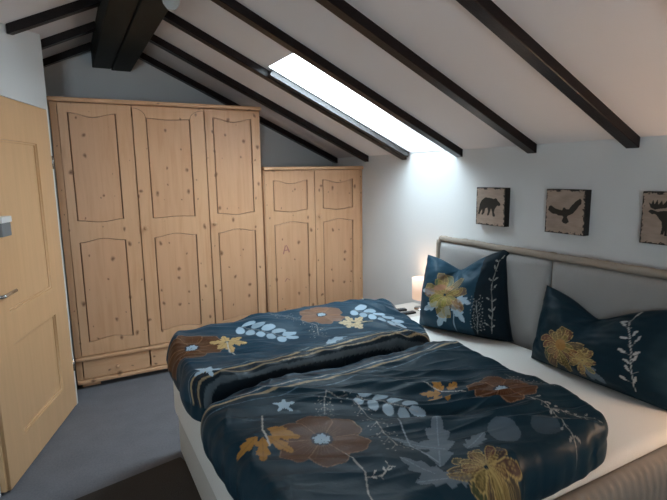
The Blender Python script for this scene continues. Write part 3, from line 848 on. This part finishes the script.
# ------------------------------------------------------------------ pillows
def pillow(name, W, H, TH, loc, rz, lean, cv, label, ears, chop, seed, pinch=.08):
    n1, n2 = 170, 140
    A, B = np.meshgrid(np.linspace(-1, 1, n1), np.linspace(-1, 1, n2), indexing='ij')
    A = np.sin(A * PI / 2 * .999) / math.sin(PI / 2 * .999) * .35 + A * .65; B = np.sin(B * PI / 2) * .35 + B * .65
    x = A * W / 2 * (1 - pinch * (1 - np.abs(B) ** 3) * 0.6)
    z = H / 2 + B * H / 2 * (1 - pinch * (1 - np.abs(A) ** 3))
    (tlx, tlz), (trx, trz), (brx, brz), (blx, blz) = ears
    wTL = np.clip((1 - A) / 2, 0, 1) ** 2.2 * np.clip((1 + B) / 2, 0, 1) ** 2.2; wTR = np.clip((1 + A) / 2, 0, 1) ** 2.2 * np.clip((1 + B) / 2, 0, 1) ** 2.2
    wBR = np.clip((1 + A) / 2, 0, 1) ** 2.5 * np.clip((1 - B) / 2, 0, 1) ** 2.5; wBL = np.clip((1 - A) / 2, 0, 1) ** 2.5 * np.clip((1 - B) / 2, 0, 1) ** 2.5
    x = x + tlx * wTL + trx * wTR + brx * wBR + blx * wBL
    z = z + tlz * wTL + trz * wTR + brz * wBR + blz * wBL
    c0, cw, cd = chop
    V = cd * np.exp(-np.abs((A - c0) / cw) ** 1.5) * np.clip((B + 1) / 2, 0, 1) ** 2.0
    z = z - V
    th = TH * (np.maximum(0, 1 - np.abs(A) ** 2.4) * np.maximum(0, 1 - np.abs(B) ** 2.4)) ** .52
    th = th * (1 - .45 * np.exp(-np.abs((A - c0) / (cw * .6)) ** 2) * np.clip((B + .2) / 1.2, 0, 1) ** 1.2)
    th = th * (1.10 - .22 * B)
    rr_ = np.hypot(A - c0, B - 1.0); an = np.arctan2(B - 1.0, A - c0)
    wr = .012 * vnoise(an * 4.5 + 9, rr_ * 1.2, seed) * np.exp(-((rr_ - .5) / .55) ** 2) + .010 * vnoise(A * 3, B * 3, seed + 1) + .004 * vnoise(A * 9, B * 9, seed + 2)
    e = th / TH
    yf = -th / 2 - wr * np.minimum(1, e * 2) * 1.6; yb = th / 2 + wr * .5 * np.minimum(1, e * 2)
    rimw = (1 - np.minimum(1, e * 1.5)) * .010 * vnoise(A * 8, B * 8, seed + 3)
    edge = (np.abs(A) > .9999) | (np.abs(B) > .9999)
    yf = np.where(edge, rimw, yf + rimw); yb = np.where(edge, rimw, yb + rimw)
    zmin = 0
    R = Matrix.Rotation(-lean, 3, 'X')
    R = np.array(R)
    def tr(y):
        P = np.stack([x, y, z], -1) @ R.T
        P[..., 2] = np.where(P[..., 2] < .012, .012 - (.012 - P[..., 2]) * .06, P[..., 2])
        return P
    F, Bk = tr(yf), tr(yb)
    lo = min(F[..., 2].min(), Bk[..., 2].min()); F[..., 2] -= lo; Bk[..., 2] -= lo
    ct = cv.sample(A * W / 2, H / 2 + B * H / 2)
    cb = np.zeros_like(ct); cb[:] = NAVY
    o = grid_shell(name, F, Bk, ct, cb, M_cloth)
    o.location = loc; o.rotation_euler = (0, 0, rz)
    return tag(o, label, 'pillow')
cp = Canvas(-.36, 0, .36, .56, .002, (0.020, .055, .085))
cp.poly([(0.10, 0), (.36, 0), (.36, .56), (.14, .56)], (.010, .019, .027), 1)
for b_, t_, w_ in (((-.02, .18), (-.10, .03), .04), ((.0, .2), (.07, .09), .035), ((-.08, .19), (-.20, .12), .035), ((-.12, .25), (-.23, .24), .03), ((.02, .24), (.10, .20), .03)):
    lobed_leaf(cp, b_, t_, w_, PALE, (.5, .58, .62), 3, .95)
cp.line([(.0, .22), (.01, .12), (.005, .02)], .003, PALE, .9)
gold_flower(cp, (-.06, .25), .15, .5, 10, (.30, .23, .08))
oval(cp, (-.10, .29), .045, .02, .5, (.40, .2, .13), .9)
sprig(cp, [(.12, .03), (.14, .12), (.13, .22)], 7, .03, (.45, .47, .46), True, .55); sprig(cp, [(.19, .05), (.21, .16), (.2, .3), (.22, .42)], 8, .03, (.5, .52, .5), False, .6)
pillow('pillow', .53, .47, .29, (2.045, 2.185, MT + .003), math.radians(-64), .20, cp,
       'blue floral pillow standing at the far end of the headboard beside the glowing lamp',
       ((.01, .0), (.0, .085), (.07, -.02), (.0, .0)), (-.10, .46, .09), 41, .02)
cp = Canvas(-.42, 0, .42, .5, .002, (0.009, .025, .037))
lobed_leaf(cp, (-.02, .08), (.10, .03), .04, DIM, None, 3, .9)
gold_flower(cp, (-.13, .13), .13, .4, 9, (.20, .12, .05))
oval(cp, (-.12, .14), .03, .03, 0, (.32, .16, .05), .9)
gold_flower(cp, (.0, .10), .075, 1.0, 7, (.20, .13, .06))
sprig(cp, [(.22, .04), (.20, .14), (.17, .23), (.12, .33)], 8, .045, (.48, .48, .46), False, .85)
pillow('pillow', .70, .385, .24, (2.078, 1.325, MT + .003), math.radians(-90), .30, cp,
       'dark blue floral pillow slumped against the headboard below the eagle and moose pictures',
       ((-.02, .02), (.06, .07), (.02, .0), (.0, .0)), (-.14, .42, .10), 57, .03)

# ------------------------------------------------------------------ pictures
def pic(name_lab, y, sil):
    S = .235; x = XR - .042
    r = thing('wall_picture', (XR - .021, y, 1.16), name_lab, 'picture', -PI / 2)
    body = obj('panel', box((-S / 2, -.0205, 0), (S / 2, .0205, S), .002), mat('charred_edge', (.012, .010, .009), .6), r)
    n = 130
    cv = Canvas(0, 0, 1, 1, .004, (.36, .27, .215))
    X, Y = np.meshgrid((np.arange(cv.nx) + .5) * cv.res, (np.arange(cv.ny) + .5) * cv.res)
    g = vnoise(X * 4, Y * 14, int(y * 100)) * .5 + vnoise(X * 9, Y * 40, int(y * 90)) * .35
    cv.a *= (1 + .45 * g)[..., None]
    for pts in sil: cv.poly(pts, (.018, .015, .010), 1)
    ed = np.minimum(np.minimum(X, 1 - X), np.minimum(Y, 1 - Y))
    dk = np.clip((.035 + .05 * (vnoise(X * 14, Y * 14, 5) + vnoise(X * 40, Y * 40, 6)) - ed) * 60, 0, 1)[..., None]
    cv.a = cv.a * (1 - dk) + np.array((.014, .012, .010)) * dk
    me = bpy.data.meshes.new('print_face')
    u = np.linspace(0.004, .996, n); U, V = np.meshgrid(u, u, indexing='ij')
    co = np.stack([(U - .5) * S, np.full(U.shape, -.0212), V * S], -1).reshape(-1, 3)
    idx = np.arange(n * n).reshape(n, n); F = np.stack([idx[:-1, :-1], idx[1:, :-1], idx[1:, 1:], idx[:-1, 1:]], -1).reshape(-1, 4)
    me.from_pydata(co.tolist(), [], F.tolist()); set_print(me, cv.sample(U, V).reshape(-1, 3))
    link('print_face', me, M_print, r)
bear = [[(.10, .40), (.13, .56), (.20, .66), (.32, .74), (.45, .73), (.55, .72), (.62, .70), (.68, .73), (.72, .71), (.76, .66), (.84, .60), (.85, .55), (.80, .53), (.74, .54),
         (.71, .50), (.66, .44), (.64, .36), (.68, .28), (.66, .24), (.60, .25), (.57, .38), (.53, .46), (.50, .36), (.46, .27), (.40, .26), (.41, .31), (.43, .38), (.40, .47),
         (.33, .44), (.30, .32), (.24, .27), (.19, .28), (.22, .34), (.22, .42), (.17, .36), (.13, .28), (.07, .29), (.09, .34)]]
eagle = [[(.07, .52), (.09, .60), (.14, .63), (.25, .57), (.36, .54), (.44, .53), (.46, .59), (.50, .60), (.54, .56), (.60, .56), (.68, .66), (.76, .74), (.86, .81), (.90, .78), (.90, .70), (.84, .64),
          (.78, .55), (.70, .47), (.60, .42), (.57, .39), (.62, .28), (.55, .23), (.48, .25), (.44, .29), (.48, .38), (.44, .41), (.34, .41), (.28, .44), (.20, .44), (.14, .47)]]
moose = [[(.12, .62), (.17, .66), (.25, .64), (.30, .62), (.36, .64), (.50, .65), (.66, .64), (.80, .62), (.84, .54), (.82, .44), (.80, .30), (.82, .18), (.77, .18), (.75, .32), (.70, .42), (.66, .30), (.67, .18),
          (.62, .18), (.62, .32), (.58, .42), (.50, .40), (.49, .28), (.50, .18), (.45, .18), (.45, .30), (.43, .20), (.38, .20), (.40, .34), (.38, .44), (.32, .50), (.28, .56), (.24, .58), (.20, .57)],
         [(.24, .66), (.16, .70), (.12, .80), (.17, .76), (.20, .84), (.23, .76), (.28, .86), (.30, .76), (.36, .84), (.38, .76), (.46, .86), (.47, .78), (.56, .84), (.54, .74), (.44, .70), (.32, .68)]]
pic('square wooden wall picture of a walking bear silhouette, nearest the skylight', 2.208, bear)
pic('square wooden wall picture of a flying eagle silhouette above the headboard', 1.688, eagle)
pic('square wooden wall picture of an antlered moose silhouette at the right edge', 1.176, moose)

# ------------------------------------------------------------------ bedside tables, lamps, small things
def nightstand(loc, label):
    r = thing('bedside_table', loc, label, 'bedside table')
    obj('body', box((-.18, -.15, .06), (.165, .15, .455), .004), M_night, r)
    obj('top', box((-.195, -.165, .456), (.165, .165, .485), .006), M_night, r)
    d = obj('drawer', box((-.190, -.14, .27), (-.181, .14, .44), .003), M_night, r)
    bm = new_bm(); add_tube(bm, [(-.190, -.05, .36), (-.205, -.05, .36), (-.205, .05, .36), (-.190, .05, .36)], .004, 8); obj('drawer_handle', bm, M_chrome, d, True)
    for sx in (-.15, .13):
        for sy in (-.12, .12): obj('foot', box((sx - .02, sy - .02, 0), (sx + .02, sy + .02, .06)), M_night, r)
    return r
def lamp(loc, label, watts):
    r = thing('table_lamp', loc, label, 'lamp')
    bm = new_bm(); add_lathe(bm, [(.0001, 0), (.055, 0), (.055, .008), (.012, .014), (.006, .02), (.006, .10), (.0001, .10)], n=28); obj('base', bm, M_chrome, r, True)
    bm = new_bm()
    add_lathe(bm, [(.068, .080), (.072, .235), (.0705, .235), (.0665, .080), (.068, .080)], n=40)
    obj('shade', bm, M_shade, r, True)
    bm = new_bm(); add_lathe(bm, [(.0001, .10), (.012, .11), (.026, .15), (.022, .18), (.0001, .195)], n=18); obj('bulb', bm, M_bulb, r, True)
    d = bpy.data.lights.new('lamp_glow', 'POINT'); d.energy = watts; d.color = (1, .66, .42); d.shadow_soft_size = .06
    o = bpy.data.objects.new('lamp_glow', d); COL.objects.link(o); o.parent = r; o.location = (0, 0, .25)
    return r
nightstand((2.160, 2.835, 0), 'cream bedside table in the corner between the bed and the low wardrobe')
lamp((2.250, 2.805, .4855), 'small table lamp with glowing drum shade behind the far pillow', 0.8)
for a, b, rz, lab, nm in (((-.055, -.021, 0), (.055, .021, .016), -.15, 'black remote control on the bedside table, further from the bed', 'remote_control'),
                     ((-.07, -.022, 0), (.07, .022, .014), -.05, 'black remote control on the bedside table, nearer the bed', 'remote_control')):
    t = thing(nm, (2.075, 2.845, .4855) if 'further' in lab else (2.075, 2.755, .4855), lab, 'remote control', rz)
    obj('case', box(a, b, .005), M_black, t)
    bm = new_bm()
    for i in range(5):
        for j in range(3): add_box(bm, (a[0] + .015 + i * .018, -.012 + j * .010, b[2]), (a[0] + .024 + i * .018, -.006 + j * .010, b[2] + .0015))
    obj('buttons', bm, M_grey, t)
nightstand((2.160, .52, 0), 'cream bedside table at the near side of the bed beyond the right edge')
lamp((2.20, .50, .4855), 'small table lamp with glowing drum shade beyond the right edge', 13.0)

# rug at the foot of the bed
rg = thing('rug', (-.02, 1.70, 0.0005), 'dark brown rug on the grey carpet beside the foot of the bed', 'rug', math.radians(12.5))
obj('pile', rbox(-.20, .60, -1.2, .715, 0, .010, .01, .003, 3, 2), M_rug, rg)

# hanging glass lamp
hl = thing('pendant_lamp', (.405, 2.0, 2.319), 'clear glass ceiling lamp hanging from the black ridge beam at the top edge', 'ceiling lamp')
bm = new_bm(); add_lathe(bm, [(.0001, 0), (.03, 0), (.03, -.02), (.008, -.03), (.008, -.085), (.0001, -.085)], n=24); obj('stem', bm, M_chrome, hl, True)
bm = new_bm()
add_lathe(bm, [(.010, -.075), (.022, -.085), (.033, -.115), (.036, -.15), (.030, -.185), (.016, -.204), (.0001, -.208)], n=32)
obj('shade', bm, M_frost, hl, True)
